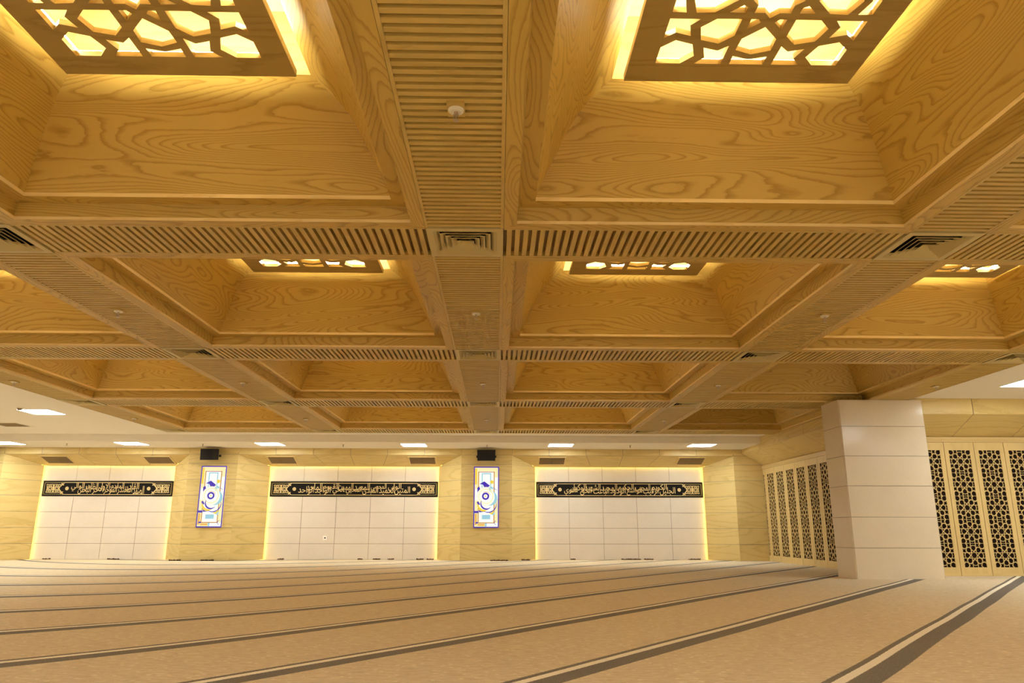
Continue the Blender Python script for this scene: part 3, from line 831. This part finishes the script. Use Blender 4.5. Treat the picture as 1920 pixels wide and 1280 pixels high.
# ------------------------------------------------------------------ loudspeakers
def make_speaker():
    root = empty('loudspeaker')
    # plan trapezoid, tapered in height as well
    def hull(fw, bw, fh, bh, yf, yb, n=7):
        m = MB()
        fr = []
        for i in range(n + 1):
            a = -1 + 2*i/n; fr.append((a*fw, yf - .035*(1 - a*a)))
        top = [(x, y, fh) for x, y in fr]; bot = [(x*.97, y + .01, -fh) for x, y in fr]
        bt = [(-bw, yb, bh), (bw, yb, bh)]; bb = [(-bw, yb, -bh), (bw, yb, -bh)]
        for i in range(n): m.face((bot[i], bot[i + 1], top[i + 1], top[i]))
        m.face((bb[0], bot[0], top[0], bt[0])); m.face((bot[-1], bb[1], bt[1], top[-1])); m.face((bb[1], bb[0], bt[0], bt[1]))
        m.face(top + [bt[1], bt[0]]); m.face(bot[::-1] + [bb[0], bb[1]])
        return m
    hull(.262, .17, .155, .13, -.36, -.09).build('cabinet', M['black'], root)
    gr = hull(.245, .24, .140, .140, -.367, -.362).build('grille', M['grille'], root)
    m = MB(); m.box((-.03, -.09, -.05), (.03, .0, .05)); m.box((-.10, -.012, -.09), (.10, 0, .09)); wm = m.build('wall_mount', M['black'], root)
    for s in (-1, 1):
        mm = MB(); mm.box((s*.24, -.27, -.06), (s*.285, -.20, -.0)); mm.build('side_knob', M['black'], wm)
    m = MB(); m.cyl((0, 0), .014, .014, 0, .004, 12)
    b = m.build('badge', M['white'], gr); b.rotation_euler = (math.pi/2, 0, 0); b.location = (.10, -.386, .045)
    return root
k0 = make_speaker()
for i, (x, rz, lab) in enumerate(((-8.17, .30, 'on the pilaster above the left stained glass panel'), (-.325, 0, 'on the pilaster above the right stained glass panel'), (-14.5, .1, 'at the left edge of view under the soffit'))):
    o = k0 if i == 0 else copy_tree(k0)
    o.location = (x, YF, 2.905 if i < 2 else 2.93); 
    if rz: o.rotation_euler = (0, 0, 0)
    tag(o, 'black wall loudspeaker %s' % lab, 'loudspeaker', 'wall loudspeakers')
    if i == 0:
        pass
k0.rotation_euler = (0, 0, 0)

# wall socket in the middle niche
t = empty('wall_socket', (-5.03, YB, .61)); m = MB(); m.box((-.062, -.022, -.062), (.062, 0, .062)); m.build('plate', plain('socket_white', (.93, .91, .86), .4), t)
m = MB(); m.cyl((0, 0), .022, .022, 0, .003, 14); s = m.build('socket_hole', M['duct'], t); s.rotation_euler = (math.pi/2, 0, 0); s.location = (0, -.022, .0)
tag(t, 'small white wall socket low in the middle tiled niche', 'socket')

# ------------------------------------------------------------------ lattice leaves of the folding screens
def make_leaf(w, lw, mir):
    """leaf standing in the XZ plane, front towards -Y, origin at the middle of its foot"""
    root = empty('lattice_leaf'); h = 2.555; hw = w/2 - .005
    z0, z1 = .155, 2.40; th = (z1 - z0)/5
    holes = []
    for k in range(5):
        cz = z0 + (k + .5)*th
        for hpoly in GIRIH:
            holes.append([(x/.63*lw/2*.985, cz + y/.63*th/2*.965) for x, y in hpoly])
    out = [(-hw, .012), (hw, .012), (hw, h), (-hw, h)]
    link('lattice_panel', plate_mesh('lattice_panel', out, [outset(h, .0040) for h in holes], 0, .012, M['leaf'], 'Y', (0, 0, 1)), root)
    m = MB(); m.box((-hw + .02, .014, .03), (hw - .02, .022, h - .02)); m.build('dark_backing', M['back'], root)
    m = MB(); m.box((-hw, -.016, .0), (hw, -.0125, .045)); m.build('foot_rail', M['leaf'], root)
    m = MB(); m.box((-.025 + hw, -.0, .012), (hw, .03, h)); m.box((-hw, -.0, .012), (-hw + .02, .03, h)); m.build('edge_stile', M['slatback'], root)
    return root
WS = .713
lf = make_leaf(WS, .485, 1)
for i in range(10):
    o = lf if i == 0 else copy_tree(lf)
    o.location = (XW - .036, 22.1 - (i + .5)*WS, .001) if i else (XW - .036, 22.1 - .5*WS, .001)
    o.rotation_euler = (0, 0, -math.pi/2)
    tag(o, 'pierced pale wood lattice leaf, %s from the far corner along the side wall' % ORD[i], 'lattice door', 'lattice leaves along the side wall')
WR = .605
lr = make_leaf(WR, .425, 1)
for i in range(6):
    o = lr if i == 0 else copy_tree(lr)
    o.location = (8.905 + (i - .5)*WR, YR - .036, .001)
    lab = 'partly behind the stone column' if i == 0 else '%s to the right of the stone column' % ORD[i]
    tag(o, 'pale wood lattice leaf on the facing wall, %s' % lab, 'lattice door', 'lattice leaves right of the column')
# ------------------------------------------------------------------ stone column
cx0, cx1, cyy0, cyy1 = 6.44, 8.06, 13.74, 14.50
t = empty('stone_column', ((cx0 + cx1)/2, (cyy0 + cyy1)/2, 0)); hx, hy = (cx1 - cx0)/2, (cyy1 - cyy0)/2
m = MB(); m.box((-hx + .012, -hy + .012, 0), (hx - .012, hy - .012, ZC - .003)); m.build('core', M['grout'], t)
zs = [0, .537, 1.081, 1.641, 2.188, 2.742, ZC - .003]
for k in range(6):
    m = MB(); z0, z1 = zs[k] + (.004 if k else 0), zs[k + 1] - (.004 if k < 5 else 0); c = .022; g = .0012
    # facing slabs with chamfered corner strips
    P = [(-hx + c, -hy), (hx - c, -hy), (hx, -hy + c), (hx, hy - c), (hx - c, hy), (-hx + c, hy), (-hx, hy - c), (-hx, -hy + c)]
    for q in range(8):
        a, b = Vector(P[q]), Vector(P[(q + 1) % 8]); e = (b - a).normalized()*g*.5
        a, b = a + e, b - e
        m.face(((a.x, a.y, z0), (b.x, b.y, z0), (b.x, b.y, z1), (a.x, a.y, z1)))
    m.face([(x, y, z1) for x, y in P]); m.face([(x, y, z0) for x, y in P][::-1])
    m.build('stone_course', M['stone'], t)
tag(t, 'square cream stone column standing in front of the corner of lattice screens', 'column')

# ------------------------------------------------------------------ strings of beads lying along the foot of the far wall
def make_beads(L, seed):
    r = random.Random(seed); m = MB(); n = int(L/.02)
    x = -L/2; y = 0
    for i in range(n):
        x += L/n; y = -.05 + .035*math.sin(i*.9 + seed) + r.uniform(-.01, .01); rad = r.uniform(.014, .022); z = rad
        lift = .02*max(0, math.sin(i*.35 + seed*2)); 
        V = []
        for a in range(4):
            th = math.pi*(a + .5)/4
            V.append([(x + rad*math.sin(th)*math.cos(2*math.pi*b/7), y + rad*math.sin(th)*math.sin(2*math.pi*b/7), z + lift*0 + rad*math.cos(th)) for b in range(7)])
        for a in range(3):
            for b in range(7): m.face((V[a][b], V[a + 1][b], V[a + 1][(b + 1) % 7], V[a][(b + 1) % 7]))
        m.face(V[0]); m.face(V[3][::-1])
    return m
BE = [(-12.97, YB, .2, 'left niche near its left corner'), (-11.05, YB, .36, 'left niche under its middle'), (-8.95, YF, .34, 'left pilaster near its left edge'), (-8.05, YF, .36, 'left pilaster under its glass panel'),
      (-6.26, YB, .18, 'middle niche near its left corner'), (-3.97, YB, .14, 'middle niche, first of three'), (-3.5, YB, .2, 'middle niche, second of three'), (-3.1, YB, .18, 'middle niche, third of three'),
      (-2.25, YB, .2, 'middle niche toward its right end'), (-1.95, YB - .06, .2, 'middle niche in its right corner'), (.05, YF, .5, 'right pilaster near its right edge'), (.75, YF + .43, .36, 'splayed reveal left of the right niche'),
      (2.2, YB, .14, 'right niche toward its left end'), (3.9, YB, .56, 'right niche, long one under its middle'), (4.42, YB, .26, 'right niche just right of its middle'), (5.75, YB, .34, 'right niche toward its right end')]
for i, (x, y, L, lab) in enumerate(BE):
    o = make_beads(L, i).build('prayer_beads', M['beads'], None, (x, y - .03, .0), smooth=True)
    tag(o, 'dark brown beads lying at the foot of the %s' % lab, 'beads', 'beads along the foot of the far wall')

# ------------------------------------------------------------------ world and colour
w = bpy.data.worlds.new('world'); SC.world = w; w.use_nodes = True
w.node_tree.nodes['Background'].inputs[0].default_value = (1, .85, .6, 1); w.node_tree.nodes['Background'].inputs[1].default_value = 0.0
SC.view_settings.view_transform = 'Standard'; SC.view_settings.look = 'None'
SC.view_settings.exposure = -0.28; SC.view_settings.gamma = 1.0; SC.view_settings.use_curve_mapping = False
SC.cycles.max_bounces = 10; SC.cycles.diffuse_bounces = 7; SC.cycles.glossy_bounces = 3
